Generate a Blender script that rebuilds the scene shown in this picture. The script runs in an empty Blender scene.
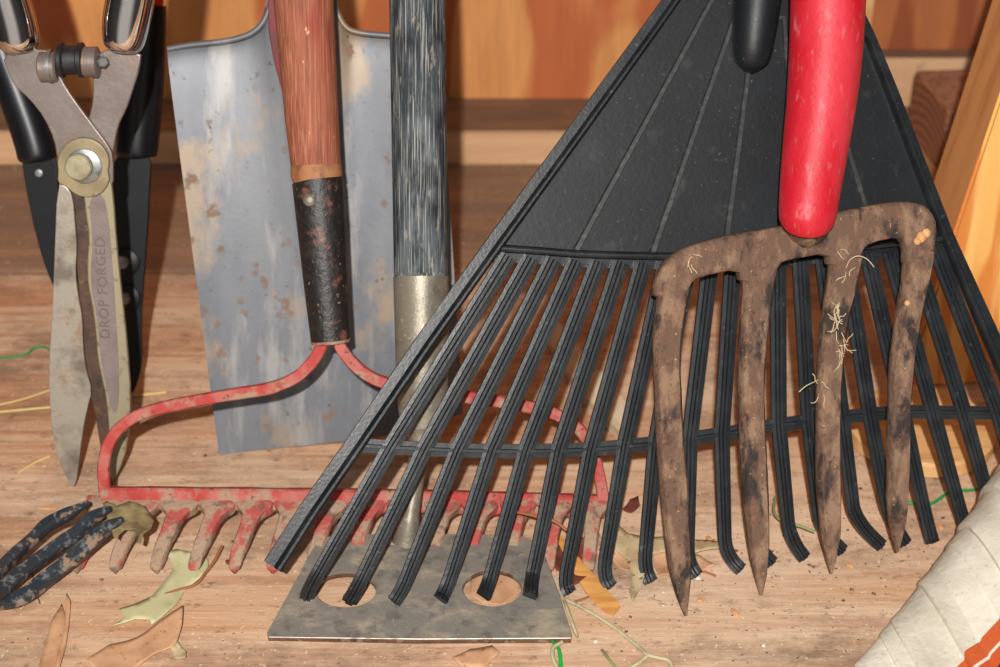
import bpy, bmesh, math, random
from mathutils import Vector, Matrix, noise as mnoise
random.seed(7)
R = math.radians
S = bpy.context.scene
COL = S.collection

# ------------------------------------------------------------------ camera model
H, PITCH, FPX = 0.75, R(31), 1667.0
CAM = Vector((0, 0, H))
def ray(px, py):
    x, y = (px - 500) / FPX, -(py - 333.5) / FPX
    f = Vector((0, math.cos(PITCH), -math.sin(PITCH)))
    u = Vector((0, math.sin(PITCH), math.cos(PITCH)))
    return (f + Vector((1, 0, 0)) * x + u * y)
def onz(px, py, z=0.0):
    d = ray(px, py); return CAM + d * ((z - H) / d.z)
def ony(px, py, Y):
    d = ray(px, py); return CAM + d * (Y / d.y)
def mpp(p):      # metres per pixel at a point
    f = Vector((0, math.cos(PITCH), -math.sin(PITCH)))
    return (p - CAM).dot(f) / FPX
class Pl:        # a leaning plane: base point, yaw about z, tilt above the floor
    def __init__(s, p0, yaw=0, tilt=70):
        s.o = Vector(p0); a = R(tilt); w = R(yaw)
        s.ex = Vector((math.cos(w), math.sin(w), 0))
        s.ey = Vector((-math.sin(w) * math.cos(a), math.cos(w) * math.cos(a), math.sin(a)))
        s.n = s.ex.cross(s.ey)
    def hit(s, px, py, d=0.0):
        r = ray(px, py); o = s.o + s.n * d
        return CAM + r * ((o - CAM).dot(s.n) / r.dot(s.n))
    def loc(s, p):
        q = p - s.o; return (q.dot(s.ex), q.dot(s.ey), q.dot(s.n))
    def mat(s, d=0.0):
        m = Matrix.Identity(4)
        for i in range(3):
            m[i][0], m[i][1], m[i][2], m[i][3] = s.ex[i], s.ey[i], s.n[i], s.o[i] + s.n[i] * d
        return m

# ------------------------------------------------------------------ materials
def lin(c):
    return tuple(((v / 255) / 12.92 if v / 255 <= .04045 else ((v / 255 + .055) / 1.055) ** 2.4) for v in c[:3]) + (1,)
def new_mat(name):
    m = bpy.data.materials.new(name); m.use_nodes = True
    nt = m.node_tree; b = nt.nodes['Principled BSDF']
    return m, nt, b
def noise_fac(nt, coord, scale, lo, hi, detail=4, dist=0.0, rough=.6, off=0.0):
    mp = nt.nodes.new('ShaderNodeMapping')
    sc = scale if isinstance(scale, (tuple, list)) else (scale,) * 3
    mp.inputs['Scale'].default_value = sc
    mp.inputs['Location'].default_value = (off, off * .7, off * 1.3)
    nt.links.new(coord, mp.inputs['Vector'])
    n = nt.nodes.new('ShaderNodeTexNoise')
    n.inputs['Scale'].default_value = 1.0; n.inputs['Detail'].default_value = detail
    n.inputs['Roughness'].default_value = rough; n.inputs['Distortion'].default_value = dist
    nt.links.new(mp.outputs[0], n.inputs['Vector'])
    mr = nt.nodes.new('ShaderNodeMapRange')
    mr.inputs['From Min'].default_value = lo; mr.inputs['From Max'].default_value = hi
    nt.links.new(n.outputs['Fac'], mr.inputs['Value'])
    return mr.outputs[0]
def mixc(nt, fac, a, b):
    x = nt.nodes.new('ShaderNodeMix'); x.data_type = 'RGBA'
    if isinstance(fac, float): x.inputs[0].default_value = fac
    else: nt.links.new(fac, x.inputs[0])
    for s, v in ((6, a), (7, b)):
        if isinstance(v, tuple): x.inputs[s].default_value = v
        else: nt.links.new(v, x.inputs[s])
    return x.outputs[2]
def mathn(nt, op, a, b=None):
    x = nt.nodes.new('ShaderNodeMath'); x.operation = op
    for i, v in enumerate((a, b)):
        if v is None: continue
        if isinstance(v, (int, float)): x.inputs[i].default_value = v
        else: nt.links.new(v, x.inputs[i])
    return x.outputs[0]
def pm(name, base, layers=(), rough=.6, metal=0.0, bump=0.0, bscale=150, coord='Object', spec=.5, coat=0.0, rvar=None, tilt=None):
    """layers: (rgb, scale, lo, hi, detail, strength, distortion)"""
    m, nt, b = new_mat(name)
    tc = nt.nodes.new('ShaderNodeTexCoord'); co = tc.outputs[coord]
    if tilt is not None:      # turn the grain so that it follows a leaning shaft
        mp = nt.nodes.new('ShaderNodeMapping'); mp.inputs['Rotation'].default_value = (R(90 - tilt), 0, 0)
        nt.links.new(co, mp.inputs['Vector']); co = mp.outputs[0]
    c = lin(base); rlink = None
    for i, L in enumerate(layers):
        col, sc, lo, hi = L[:4]
        det = L[4] if len(L) > 4 else 4; st = L[5] if len(L) > 5 else 1.0; ds = L[6] if len(L) > 6 else 0.0
        f = noise_fac(nt, co, sc, lo, hi, det, ds, off=3.1 * (i + 1))
        if st != 1.0: f = mathn(nt, 'MULTIPLY', f, st)
        c = mixc(nt, f, c, lin(col))
        if rvar is not None and i == rvar[0]:
            mr = nt.nodes.new('ShaderNodeMapRange'); mr.inputs['To Min'].default_value = rough; mr.inputs['To Max'].default_value = rvar[1]
            nt.links.new(f, mr.inputs['Value']); rlink = mr.outputs[0]
            if metal:
                m2 = nt.nodes.new('ShaderNodeMapRange'); m2.inputs['To Min'].default_value = metal; m2.inputs['To Max'].default_value = 0.0
                nt.links.new(f, m2.inputs['Value']); nt.links.new(m2.outputs[0], b.inputs['Metallic'])
    if isinstance(c, tuple): b.inputs['Base Color'].default_value = c
    else: nt.links.new(c, b.inputs['Base Color'])
    b.inputs['Roughness'].default_value = rough
    if rlink: nt.links.new(rlink, b.inputs['Roughness'])
    if not (rvar and metal): b.inputs['Metallic'].default_value = metal
    b.inputs['Specular IOR Level'].default_value = spec
    b.inputs['Coat Weight'].default_value = coat
    if bump:
        f = noise_fac(nt, co, bscale, 0, 1, 6)
        bp = nt.nodes.new('ShaderNodeBump'); bp.inputs['Strength'].default_value = bump; bp.inputs['Distance'].default_value = .002
        nt.links.new(f, bp.inputs['Height']); nt.links.new(bp.outputs[0], b.inputs['Normal'])
    return m

M = {}
M['black_plastic'] = pm('black plastic', (17, 20, 24), [((27, 31, 35), 16, .45, .7, 8, .8), ((78, 80, 82), (260, 260, 140), .68, .74, 4, .5), ((100, 98, 92), 380, .68, .72, 3, .6), ((62, 64, 64), 50, .6, .74, 9, .5)], .45, 0, .08, 300, tilt=62, spec=.4)
M['tine_plastic'] = pm('black tine plastic', (22, 26, 30), [((42, 46, 49), 50, .45, .7, 8, .8), ((100, 98, 92), 240, .64, .72, 5, .5)], .36, 0, .1, 400)
M['rib_plastic'] = pm('worn rib plastic', (44, 46, 46), [((84, 82, 78), 200, .5, .7, 4, .7)], .45)
M['fork_steel'] = pm('rusty soiled steel', (104, 80, 66), [((140, 112, 90), (80, 80, 40), .47, .6, 10, .9), ((42, 38, 38), (60, 60, 26), .53, .62, 10, .9), ((150, 92, 62), 150, .62, .7, 8, .8), ((52, 40, 34), 300, .6, .68, 4, .6), ((196, 158, 118), 420, .69, .74, 2, .8)], .85, 0, 1.0, 260, tilt=64, spec=.3)
M['red_rubber'] = pm('worn red grip', (184, 24, 40), [((204, 60, 72), (36, 36, 14), .45, .65, 8, .6), ((226, 150, 156), (110, 110, 50), .6, .72, 12, .35), ((140, 100, 80), (300, 300, 90), .62, .68, 6, .8)], .5, 0, .25, 200, spec=.35, tilt=64)
M['rake_red'] = pm('chipped red paint', (168, 60, 54), [((176, 104, 94), 60, .42, .6, 9, .8), ((156, 128, 106), 50, .52, .6, 9, .9), ((96, 66, 54), 190, .6, .68, 4, .9)], .65, 0, .4, 300, spec=.3)
M['tine_dirty'] = pm('soiled red tine', (164, 138, 116), [((176, 70, 68), (50, 50, 50), .49, .57, 9, .85), ((104, 88, 78), 110, .54, .64, 8, .8)], .85, 0, .8, 350, spec=.2)
M['rake_wood'] = pm('weathered red stained wood', (148, 86, 64), [((176, 118, 90), (700, 700, 16), .48, .62, 6, .8), ((150, 44, 46), (34, 34, 12), .55, .68, 6, .5), ((104, 56, 42), (800, 800, 20), .5, .64, 5, .65), ((112, 66, 46), (90, 90, 30), .56, .66, 8, .5), ((218, 182, 138), (150, 150, 60), .69, .72, 3, .9)], .65, 0, .5, (500, 500, 20), spec=.25, tilt=65)
M['collar_wood'] = pm('bare wood collar', (160, 108, 70), [((110, 66, 44), (120, 120, 60), .45, .7, 4)], .7)
M['ferrule_black'] = pm('chipped black ferrule', (30, 27, 27), [((120, 74, 60), 55, .57, .66, 6, .85), ((150, 118, 98), 240, .66, .72, 3, .8), ((64, 54, 50), 90, .5, .7, 5, .6)], .45, 0, .4, 260)
M['grey_wood'] = pm('weathered grey handle', (44, 50, 55), [((92, 98, 102), (44, 44, 18), .44, .62, 10, .85), ((24, 27, 31), (60, 60, 26), .5, .6, 10, .85), ((166, 166, 160), (1100, 1100, 22), .54, .62, 5, .75), ((160, 148, 126), (180, 180, 60), .6, .66, 10, .6)], .65, 0, .5, (500, 500, 16), spec=.3, tilt=60)
M['steel_ferrule'] = pm('soiled steel ferrule', (140, 132, 116), [((104, 98, 86), 34, .44, .62, 9, .8), ((186, 170, 142), 320, .6, .68, 4, .6)], .45, .4, .2, 260, rvar=(1, .8))
M['spade_steel'] = pm('scuffed spade steel', (116, 118, 122), [((88, 91, 98), (8, 8, 3), .42, .6, 8, .8), ((152, 150, 146), (34, 34, 8), .52, .64, 10, .7), ((148, 128, 104), (14, 14, 9), .54, .62, 10, .75), ((124, 92, 68), 60, .6, .68, 9, .75), ((70, 62, 58), 130, .65, .71, 5, .7)], .5, .3, .05, 200, rvar=(3, .8), tilt=70)
M['socket_red'] = pm('red painted socket', (112, 22, 28), [((80, 40, 38), 80, .5, .7)], .6)
M['hoe_steel'] = pm('dusty dark steel', (128, 123, 115), [((166, 150, 126), (30, 50, 30), .5, .66, 10, .7), ((88, 85, 82), 80, .52, .64, 9, .6), ((186, 168, 138), 360, .65, .7, 4, .6)], .55, .2, .25, 300, rvar=(0, .85))
M['shear_steel'] = pm('dull shear steel', (132, 120, 114), [((104, 94, 88), 34, .45, .65, 8, .6), ((150, 116, 94), 60, .6, .7, 8, .5)], .42, .5, .1, 300)
M['blade_steel'] = pm('rust flecked blade steel', (166, 158, 144), [((128, 92, 64), 60, .56, .66, 9, .7), ((96, 84, 76), 34, .5, .66, 9, .7)], .36, .35, .2, 240, rvar=(0, .75))
M['blade_dark'] = pm('brown rusted steel', (84, 62, 48), [((54, 42, 36), 60, .45, .7, 6), ((128, 96, 70), 160, .6, .72, 4, .7)], .6, .2, .3, 240)
M['forge_rim'] = pm('polished steel edge', (158, 148, 122), [((120, 98, 74), 120, .56, .66, 8, .8)], .45, .35)
M['forge_panel'] = pm('grey forged panel', (128, 114, 110), [((104, 92, 88), 50, .45, .7, 5, .7)], .65, .1, .3, 400)
M['brass'] = pm('dull brassy plate', (150, 136, 104), [((126, 112, 84), 60, .46, .65, 8, .8), ((112, 88, 64), 160, .62, .7, 6, .7)], .55, .3)
M['bolt_brass'] = pm('dull bolt head', (164, 156, 128), [((130, 120, 92), 90, .45, .65, 6)], .5, .3)
M['chrome'] = pm('chrome', (215, 210, 205), [((150, 120, 90), 90, .66, .74, 5, .5)], .08, 1.0)
M['zinc'] = pm('zinc bolt', (150, 152, 152), [((110, 110, 110), 200, .5, .7)], .38, .8)
M['rubber'] = pm('black rubber', (22, 22, 24), [((50, 50, 52), 90, .5, .75)], .5)
M['lopper_grip'] = pm('black satin grip', (15, 18, 23), [((26, 30, 35), 60, .5, .75, 4, .6)], .36, spec=.4)
M['lopper_steel'] = pm('black coated steel', (9, 11, 16), [((20, 22, 26), 70, .5, .75, 4, .6)], .45, spec=.3)
M['lopper_worn'] = pm('scratched black steel', (28, 28, 30), [((120, 116, 110), 220, .62, .72, 4, .7)], .4, .2)
M['bright_red'] = pm('bright red sleeve', (216, 34, 20), [], .4)
M['cult_steel'] = pm('dirty black enamel', (42, 48, 54), [((150, 122, 98), 70, .56, .62, 9, .9), ((120, 122, 126), 150, .55, .66, 6, .7)], .42, 0, .5, 260, rvar=(0, .9))
M['bag'] = None

# floor
def floor_mat():
    m, nt, b = new_mat('dusty plywood floor')
    tc = nt.nodes.new('ShaderNodeTexCoord'); co = tc.outputs['Object']
    c = mixc(nt, noise_fac(nt, co, (1.3, 14, 1), .38, .62, 7, .4), lin((216, 184, 152)), lin((202, 156, 118)))
    c = mixc(nt, mathn(nt, 'MULTIPLY', noise_fac(nt, co, (5, 110, 1), .46, .62, 9, .3, off=5), .6), c, lin((172, 110, 74)))
    c = mixc(nt, mathn(nt, 'MULTIPLY', noise_fac(nt, co, (2.5, 5, 1), .45, .68, 6, .2, off=9), .6), c, lin((226, 200, 172)))
    # older, browner board at the back
    sep = nt.nodes.new('ShaderNodeSeparateXYZ'); nt.links.new(co, sep.inputs[0])
    wob = mathn(nt, 'MULTIPLY', mathn(nt, 'SUBTRACT', noise_fac(nt, co, (6, 2, 1), 0, 1, 3), .5), .01)
    yy = mathn(nt, 'ADD', sep.outputs['Y'], wob)
    mr = nt.nodes.new('ShaderNodeMapRange'); mr.inputs['From Min'].default_value = 1.352; mr.inputs['From Max'].default_value = 1.37
    nt.links.new(yy, mr.inputs['Value'])
    old = mixc(nt, noise_fac(nt, co, (3, 34, 1), .38, .64, 6, .3, off=2), lin((152, 114, 84)), lin((108, 84, 66)))
    c = mixc(nt, mathn(nt, 'MULTIPLY', mr.outputs[0], .85), c, old)
    # thin seam
    d = mathn(nt, 'ABSOLUTE', mathn(nt, 'SUBTRACT', yy, 1.356))
    ml = nt.nodes.new('ShaderNodeMapRange'); ml.inputs['From Min'].default_value = .0008; ml.inputs['From Max'].default_value = .002
    ml.inputs['To Min'].default_value = .7; ml.inputs['To Max'].default_value = 0.0
    nt.links.new(d, ml.inputs['Value'])
    c = mixc(nt, ml.outputs[0], c, lin((60, 40, 30)))
    # grime and specks
    c = mixc(nt, mathn(nt, 'MULTIPLY', noise_fac(nt, co, (7, 13, 1), .47, .64, 12, 0, .78, 7), .85), c, lin((136, 108, 88)))
    c = mixc(nt, mathn(nt, 'MULTIPLY', noise_fac(nt, co, (60, 110, 1), .57, .68, 8, 0, .75, 4), .75), c, lin((100, 76, 62)))
    c = mixc(nt, mathn(nt, 'MULTIPLY', noise_fac(nt, co, 380, .67, .71, 3, 0, .6, 1), .75), c, lin((66, 52, 46)))
    c = mixc(nt, mathn(nt, 'MULTIPLY', noise_fac(nt, co, 300, .67, .71, 2, 0, .6, 11), .7), c, lin((236, 214, 186)))
    nt.links.new(c, b.inputs['Base Color']); b.inputs['Roughness'].default_value = .8
    bp = nt.nodes.new('ShaderNodeBump'); bp.inputs['Strength'].default_value = .35; bp.inputs['Distance'].default_value = .002
    nt.links.new(noise_fac(nt, co, (30, 220, 1), 0, 1, 6), bp.inputs['Height']); nt.links.new(bp.outputs[0], b.inputs['Normal'])
    return m
def ply_mat(name, a, bb, dk, off):
    m, nt, b = new_mat(name)
    tc = nt.nodes.new('ShaderNodeTexCoord'); co = tc.outputs['Object']
    f = noise_fac(nt, co, (8.5, 1, 2.6), .47, .53, 1.5, 1.4, .4, off)
    c = mixc(nt, f, lin(a), lin(bb))
    f2 = noise_fac(nt, co, (26, 1, 4), .4, .7, 4, .5, .6, off + 4)
    c = mixc(nt, mathn(nt, 'MULTIPLY', f2, .4), c, lin(dk))
    f3 = noise_fac(nt, co, (300, 1, 18), .4, .8, 4, 0, .6, off + 6)
    c = mixc(nt, mathn(nt, 'MULTIPLY', f3, .25), c, lin(dk))
    nt.links.new(c, b.inputs['Base Color']); b.inputs['Roughness'].default_value = .62
    return m
M['floor'] = floor_mat()
M['ply'] = ply_mat('orange plywood', (228, 158, 92), (198, 108, 58), (150, 80, 44), 1.0)
M['ply_right'] = ply_mat('brown plywood', (186, 112, 62), (150, 78, 40), (120, 60, 34), 5.0)
M['plate_wood'] = pm('framing lumber', (222, 178, 136), [((196, 146, 104), (5, 30, 60), .42, .68, 6, .7), ((128, 96, 74), 50, .62, .74, 5, .7)], .75)
M['plate_dust'] = pm('dusty lumber top', (140, 104, 76), [((104, 82, 66), (10, 30, 20), .42, .66, 6, .8), ((172, 128, 92), 30, .6, .75, 5, .6)], .85)
M['pine'] = pm('yellow pine', (236, 178, 98), [((212, 122, 50), (34, 34, 2.2), .53, .6, 2, .85, .8), ((246, 202, 128), (60, 60, 3), .5, .7, 4, .5)], .5)
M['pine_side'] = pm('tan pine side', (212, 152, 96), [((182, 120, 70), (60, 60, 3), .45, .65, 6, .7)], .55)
M['pale_pine'] = pm('pale pine', (222, 176, 120), [((198, 140, 88), (30, 120, 30), .45, .62, 4, .7, .5)], .6)
M['block_end'] = None
M['block_side'] = pm('rough brown lumber', (170, 116, 86), [((130, 86, 64), (120, 60, 60), .45, .6, 8, .8), ((190, 140, 108), 90, .56, .68, 6, .6)], .85, 0, .5, 200)
M['leaf_green'] = pm('pale green leaf', (196, 190, 146), [((172, 164, 118), 60, .5, .65, 6, .6), ((212, 206, 168), 26, .5, .65, 4, .5)], .6, spec=.3)
M['leaf_olive'] = pm('olive shrivelled leaf', (140, 122, 82), [((98, 84, 54), 70, .45, .62, 9, .8), ((168, 150, 108), 40, .52, .65, 8, .7)], .75, 0, .6, 200)
M['leaf_tan'] = pm('tan dry leaf', (204, 160, 124), [((182, 134, 98), 50, .45, .62, 9, .7), ((132, 92, 66), 200, .62, .68, 5, .7)], .75, spec=.15)
M['leaf_cream'] = pm('cream dry leaf', (196, 176, 138), [((164, 142, 106), 60, .45, .65, 6, .7), ((80, 64, 50), 260, .66, .7, 2, .8)], .65)
M['leaf_red'] = pm('dark red dry leaf', (120, 62, 46), [((82, 40, 34), 90, .45, .7)], .7)
M['bark'] = pm('amber bark sliver', (216, 158, 88), [((186, 124, 62), (30, 160, 30), .45, .6, 8, .7)], .65)
M['straw'] = pm('straw', (206, 184, 118), [], .7)
M['stem_olive'] = pm('dry olive stem', (182, 172, 136), [((146, 136, 104), 90, .5, .65, 6)], .7)
M['grass_green'] = pm('faded green grass', (132, 142, 88), [], .7)
M['string_green'] = pm('green string', (14, 140, 74), [], .5)
M['string_light'] = pm('green plastic tie', (10, 170, 60), [], .4)
M['twig'] = pm('brown twig', (150, 92, 58), [], .8)
M['chip'] = pm('wood chip', (208, 158, 108), [((186, 130, 80), 90, .5, .7)], .7)
M['crumb'] = pm('soil crumbs', (92, 70, 58), [((130, 100, 80), 200, .5, .6)], .9)
M['white_crumb'] = pm('white crumbs', (220, 212, 204), [], .8)
M['fibre'] = pm('root fibres', (214, 192, 156), [], .8)
def end_mat():
    m, nt, b = new_mat('end grain')
    tc = nt.nodes.new('ShaderNodeTexCoord')
    mp = nt.nodes.new('ShaderNodeMapping'); mp.inputs['Location'].default_value = (0.0, .0, .06)
    nt.links.new(tc.outputs['Object'], mp.inputs['Vector'])
    w = nt.nodes.new('ShaderNodeTexWave'); w.wave_type = 'RINGS'; w.rings_direction = 'SPHERICAL'
    w.inputs['Scale'].default_value = 42; w.inputs['Distortion'].default_value = 1.2; w.inputs['Detail'].default_value = 2
    nt.links.new(mp.outputs[0], w.inputs['Vector'])
    c = mixc(nt, w.outputs['Fac'], lin((134, 82, 56)), lin((172, 114, 80)))
    nt.links.new(c, b.inputs['Base Color']); b.inputs['Roughness'].default_value = .85
    return m
M['block_end'] = end_mat()
def bag_mat():
    m, nt, b = new_mat('woven cream sack')
    tc = nt.nodes.new('ShaderNodeTexCoord'); co = tc.outputs['Object']
    c = mixc(nt, noise_fac(nt, co, 24, .4, .7, 6), lin((226, 219, 202)), lin((198, 190, 172)))
    c = mixc(nt, mathn(nt, 'MULTIPLY', noise_fac(nt, co, 200, .6, .72, 3, off=3), .4), c, lin((150, 138, 118)))
    sep = nt.nodes.new('ShaderNodeSeparateXYZ'); nt.links.new(tc.outputs['UV'], sep.inputs[0])
    def band(lo, hi, col, c):
        f = mathn(nt, 'MULTIPLY', mathn(nt, 'GREATER_THAN', sep.outputs['Y'], lo), mathn(nt, 'LESS_THAN', sep.outputs['Y'], hi))
        return mixc(nt, f, c, lin(col))
    c = band(BAGV, BAGV + .011, (200, 92, 44), c)
    c = band(BAGV + .013, BAGV + .021, (198, 84, 40), c)
    c = band(BAGV + .021, BAGV + .024, (40, 44, 40), c)
    c = band(BAGV + .027, BAGV + .04, (170, 206, 196), c)
    nt.links.new(c, b.inputs['Base Color']); b.inputs['Roughness'].default_value = .7
    bp = nt.nodes.new('ShaderNodeBump'); bp.inputs['Strength'].default_value = .4; bp.inputs['Distance'].default_value = .002
    nt.links.new(noise_fac(nt, co, 160, 0, 1, 5), bp.inputs['Height']); nt.links.new(bp.outputs[0], b.inputs['Normal'])
    return m
BAGV = .056
M['bag'] = bag_mat()

# ------------------------------------------------------------------ object helpers
def root(name, loc, label, cat, group=None):
    o = bpy.data.objects.new(name, None); COL.objects.link(o); o.location = loc
    o['label'] = label; o['category'] = cat
    if group: o['group'] = group
    return o
def link(name, me, mat, parent=None, smooth=40):
    """me holds world coordinates; the origin is moved to the parent's location (or the mesh's lowest middle)."""
    if mat and not me.materials: me.materials.append(mat)
    o = bpy.data.objects.new(name, me); COL.objects.link(o)
    if parent is not None:
        org = parent.location.copy()
        p = parent.parent
        if p is not None: org = org + p.location
        if parent.type == 'MESH': org = Vector(parent['_org'])
        o.parent = parent
        if parent.type != 'MESH': pass
    else:
        n = len(me.vertices); c = sum((v.co for v in me.vertices), Vector()) / max(n, 1)
        org = Vector((c.x, c.y, min(v.co.z for v in me.vertices))); o.location = org
    me.transform(Matrix.Translation(-org)); o['_org'] = list(org)
    for p in me.polygons: p.use_smooth = True
    if smooth is not None: me.set_sharp_from_angle(angle=R(smooth))
    return o
def tag(o, label, cat, group=None, kind=None):
    o['label'] = label; o['category'] = cat
    if group: o['group'] = group
    if kind: o['kind'] = kind
    return o
def mesh(verts, faces, uvs=None):
    me = bpy.data.meshes.new('m'); me.from_pydata([tuple(v) for v in verts], [], faces); me.update()
    bm = bmesh.new(); bm.from_mesh(me); bmesh.ops.recalc_face_normals(bm, faces=bm.faces); bm.to_mesh(me); bm.free()
    return me
ROUND = [(.5 * math.cos(a * math.tau / 16), .5 * math.sin(a * math.tau / 16)) for a in range(16)]
ROUND24 = [(.5 * math.cos(a * math.tau / 28), .5 * math.sin(a * math.tau / 28)) for a in range(28)]
BOX = [(-.5, -.36), (-.5, .36), (-.4, .5), (.4, .5), (.5, .36), (.5, -.36), (.4, -.5), (-.4, -.5)]
FLAT = [(-.5, -.2), (-.5, .22), (-.38, .5), (.38, .5), (.5, .22), (.5, -.2), (.38, -.5), (-.38, -.5)]
DIA = [(-.5, -.1), (-.5, .12), (-.2, .42), (0, .5), (.2, .42), (.5, .12), (.5, -.1), (.2, -.42), (-.2, -.42)]
TINE = [(-.5, 0), (-.5, .68), (-.27, .72), (-.21, 1), (-.05, 1), (0, .8), (.05, 1), (.21, 1), (.27, .72), (.5, .68), (.5, 0)]
RAIL = [(-.5, -.2), (-.5, .45), (.02, .5), (.1, .9), (.2, 1.1), (.32, 1.1), (.42, .9), (.5, .5), (.5, -.2)]
def smooth_path(pts, n):
    """Catmull-Rom through (vec, w, t) samples"""
    out = []
    P = [pts[0]] + list(pts) + [pts[-1]]
    for i in range(1, len(P) - 2):
        for k in range(n):
            t = k / n; r = []
            for q in range(3):
                a, b, c, d = P[i - 1][q], P[i][q], P[i + 1][q], P[i + 2][q]
                r.append(0.5 * ((2 * b) + (c - a) * t + (2 * a - 5 * b + 4 * c - d) * t * t + (3 * b - a - 3 * c + d) * t * t * t))
            out.append(tuple(r))
    out.append(tuple(pts[-1])); return out
def sweep(path, prof, ref, jitter=0.0):
    """path: (Vector, width, thickness); ref: vector giving the thickness direction"""
    vs, fs = [], []; n = len(prof)
    for i, (p, w, t) in enumerate(path):
        a = path[max(i - 1, 0)][0]; b = path[min(i + 1, len(path) - 1)][0]
        T = (b - a).normalized(); U = (ref - T * ref.dot(T)).normalized(); Sx = T.cross(U)
        for (s, u) in prof:
            j = 1 + jitter * (mnoise.noise(p * 90 + Vector((s * 3, u * 3, 0)))) if jitter else 1
            vs.append(p + Sx * (s * w * j) + U * (u * t * j))
    for i in range(len(path) - 1):
        for k in range(n):
            fs.append((i * n + k, i * n + (k + 1) % n, (i + 1) * n + (k + 1) % n, (i + 1) * n + k))
    fs.append(tuple(range(n))); fs.append(tuple((len(path) - 1) * n + k for k in range(n)))
    return mesh(vs, fs)
def tube(pts, d, prof=ROUND, ref=None, jitter=0.0, sm=0):
    """pts: list of Vectors or (Vector, diameter)"""
    path = [(p, d, d) if isinstance(p, Vector) else (p[0], p[1], p[1]) for p in pts]
    if sm: path = smooth_path(path, sm)
    if ref is None:
        T = (path[-1][0] - path[0][0]).normalized()
        ref = Vector((0, -1, .3)) if abs(T.dot(Vector((0, -1, .3)).normalized())) < .9 else Vector((1, 0, 0))
    return sweep(path, prof, ref, jitter)
def chaikin(pts, n):
    for _ in range(n):
        q = []
        for i in range(len(pts)):
            a, b = pts[i], pts[(i + 1) % len(pts)]
            q += [(a[0] * .75 + b[0] * .25, a[1] * .75 + b[1] * .25), (a[0] * .25 + b[0] * .75, a[1] * .25 + b[1] * .75)]
        pts = q
    return pts
def slab(pl, px, t, d=0.0, holes=(), bev=.0006, ch=1, local=False):
    """prism from an outline traced on plane pl; body spans d-t .. d along the plane normal"""
    cu = bpy.data.curves.new('c', 'CURVE'); cu.dimensions = '2D'; cu.fill_mode = 'BOTH'
    cu.extrude = t / 2 - bev; cu.bevel_depth = bev; cu.bevel_resolution = 1; cu.offset = -bev
    for loop in [px] + list(holes):
        pts = chaikin(list(loop), ch) if ch else list(loop)
        if not local: pts = [pl.loc(pl.hit(x, y, d))[:2] for x, y in pts]
        sp = cu.splines.new('POLY'); sp.points.add(len(pts) - 1); sp.use_cyclic_u = True
        for q, (x, y) in zip(sp.points, pts): q.co = (x, y, 0, 1)
    o = bpy.data.objects.new('tmp', cu)
    me = bpy.data.meshes.new_from_object(o)
    bpy.data.objects.remove(o); bpy.data.curves.remove(cu)
    me.transform(pl.mat(d - t / 2)); me.materials.clear()
    return me
def lathe(p, axis, prof, n=24):
    """prof: (along, radius)"""
    axis = axis.normalized(); a = axis.orthogonal().normalized(); b = axis.cross(a)
    vs, fs = [], []
    for (h, r) in prof:
        for k in range(n):
            t = k * math.tau / n; vs.append(p + axis * h + a * (r * math.cos(t)) + b * (r * math.sin(t)))
    for i in range(len(prof) - 1):
        for k in range(n):
            fs.append((i * n + k, i * n + (k + 1) % n, (i + 1) * n + (k + 1) % n, (i + 1) * n + k))
    fs.append(tuple(range(n))); fs.append(tuple((len(prof) - 1) * n + k for k in range(n)))
    return mesh(vs, fs)
def hexa(p8):
    return mesh(p8, [(0, 1, 2, 3), (4, 5, 6, 7), (0, 1, 5, 4), (1, 2, 6, 5), (2, 3, 7, 6), (3, 0, 4, 7)])
def box(x0, x1, y0, y1, z0, z1, bev=.0015):
    bm = bmesh.new()
    vs = [bm.verts.new(v) for v in ((x0, y0, z0), (x1, y0, z0), (x1, y1, z0), (x0, y1, z0), (x0, y0, z1), (x1, y0, z1), (x1, y1, z1), (x0, y1, z1))]
    for f in ((0, 3, 2, 1), (4, 5, 6, 7), (0, 1, 5, 4), (1, 2, 6, 5), (2, 3, 7, 6), (3, 0, 4, 7)): bm.faces.new([vs[i] for i in f])
    if bev: bmesh.ops.bevel(bm, geom=bm.edges[:], offset=bev, segments=2, affect='EDGES')
    me = bpy.data.meshes.new('m'); bm.to_mesh(me); bm.free(); return me
def join(*ms):
    bm = bmesh.new()
    for m in ms: bm.from_mesh(m)
    me = bpy.data.meshes.new('m'); bm.to_mesh(me); bm.free(); return me
def yon(tab, x):
    for (a, b), (c, d) in zip(tab, tab[1:]):
        if x <= c: return b + (d - b) * (x - a) / (c - a)
    return tab[-1][1]
def extend(p, q, L):
    return q + (q - p).normalized() * L

# ------------------------------------------------------------------ the setting
def struct(name, me, mat):
    o = link(name, me, mat, None, 30); o['kind'] = 'structure'; return o
def struct0(name, me, mat):      # origin kept at world zero so the board's grain sits where it should
    me.materials.append(mat); o = bpy.data.objects.new(name, me); COL.objects.link(o); o['kind'] = 'structure'
    for p in me.polygons: p.use_smooth = False
    return o
WY = 1.682
struct0('floor', box(-1.3, 1.3, .3, 1.80, -.02, 0, 0), M['floor'])
struct0('wall_back', box(-1.3, .30, WY, WY + .012, .0, 1.5, 0), M['ply'])
struct0('wall_right_panel', box(.302, 1.3, WY, WY + .012, .0, 1.5, 0), M['ply_right'])
pf = box(-1.3, 1.3, 1.592, WY - .0005, 0, .038, .0015)
pf.materials.append(M['plate_wood']); pf.materials.append(M['plate_dust'])
for p in pf.polygons:
    if p.normal.z > .6: p.material_index = 1
o = bpy.data.objects.new('trim_1', pf); COL.objects.link(o); o['kind'] = 'structure'
o['label'] = 'bottom framing plank along the back wall'
xs = ony(873, 12, 1.644).x
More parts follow.
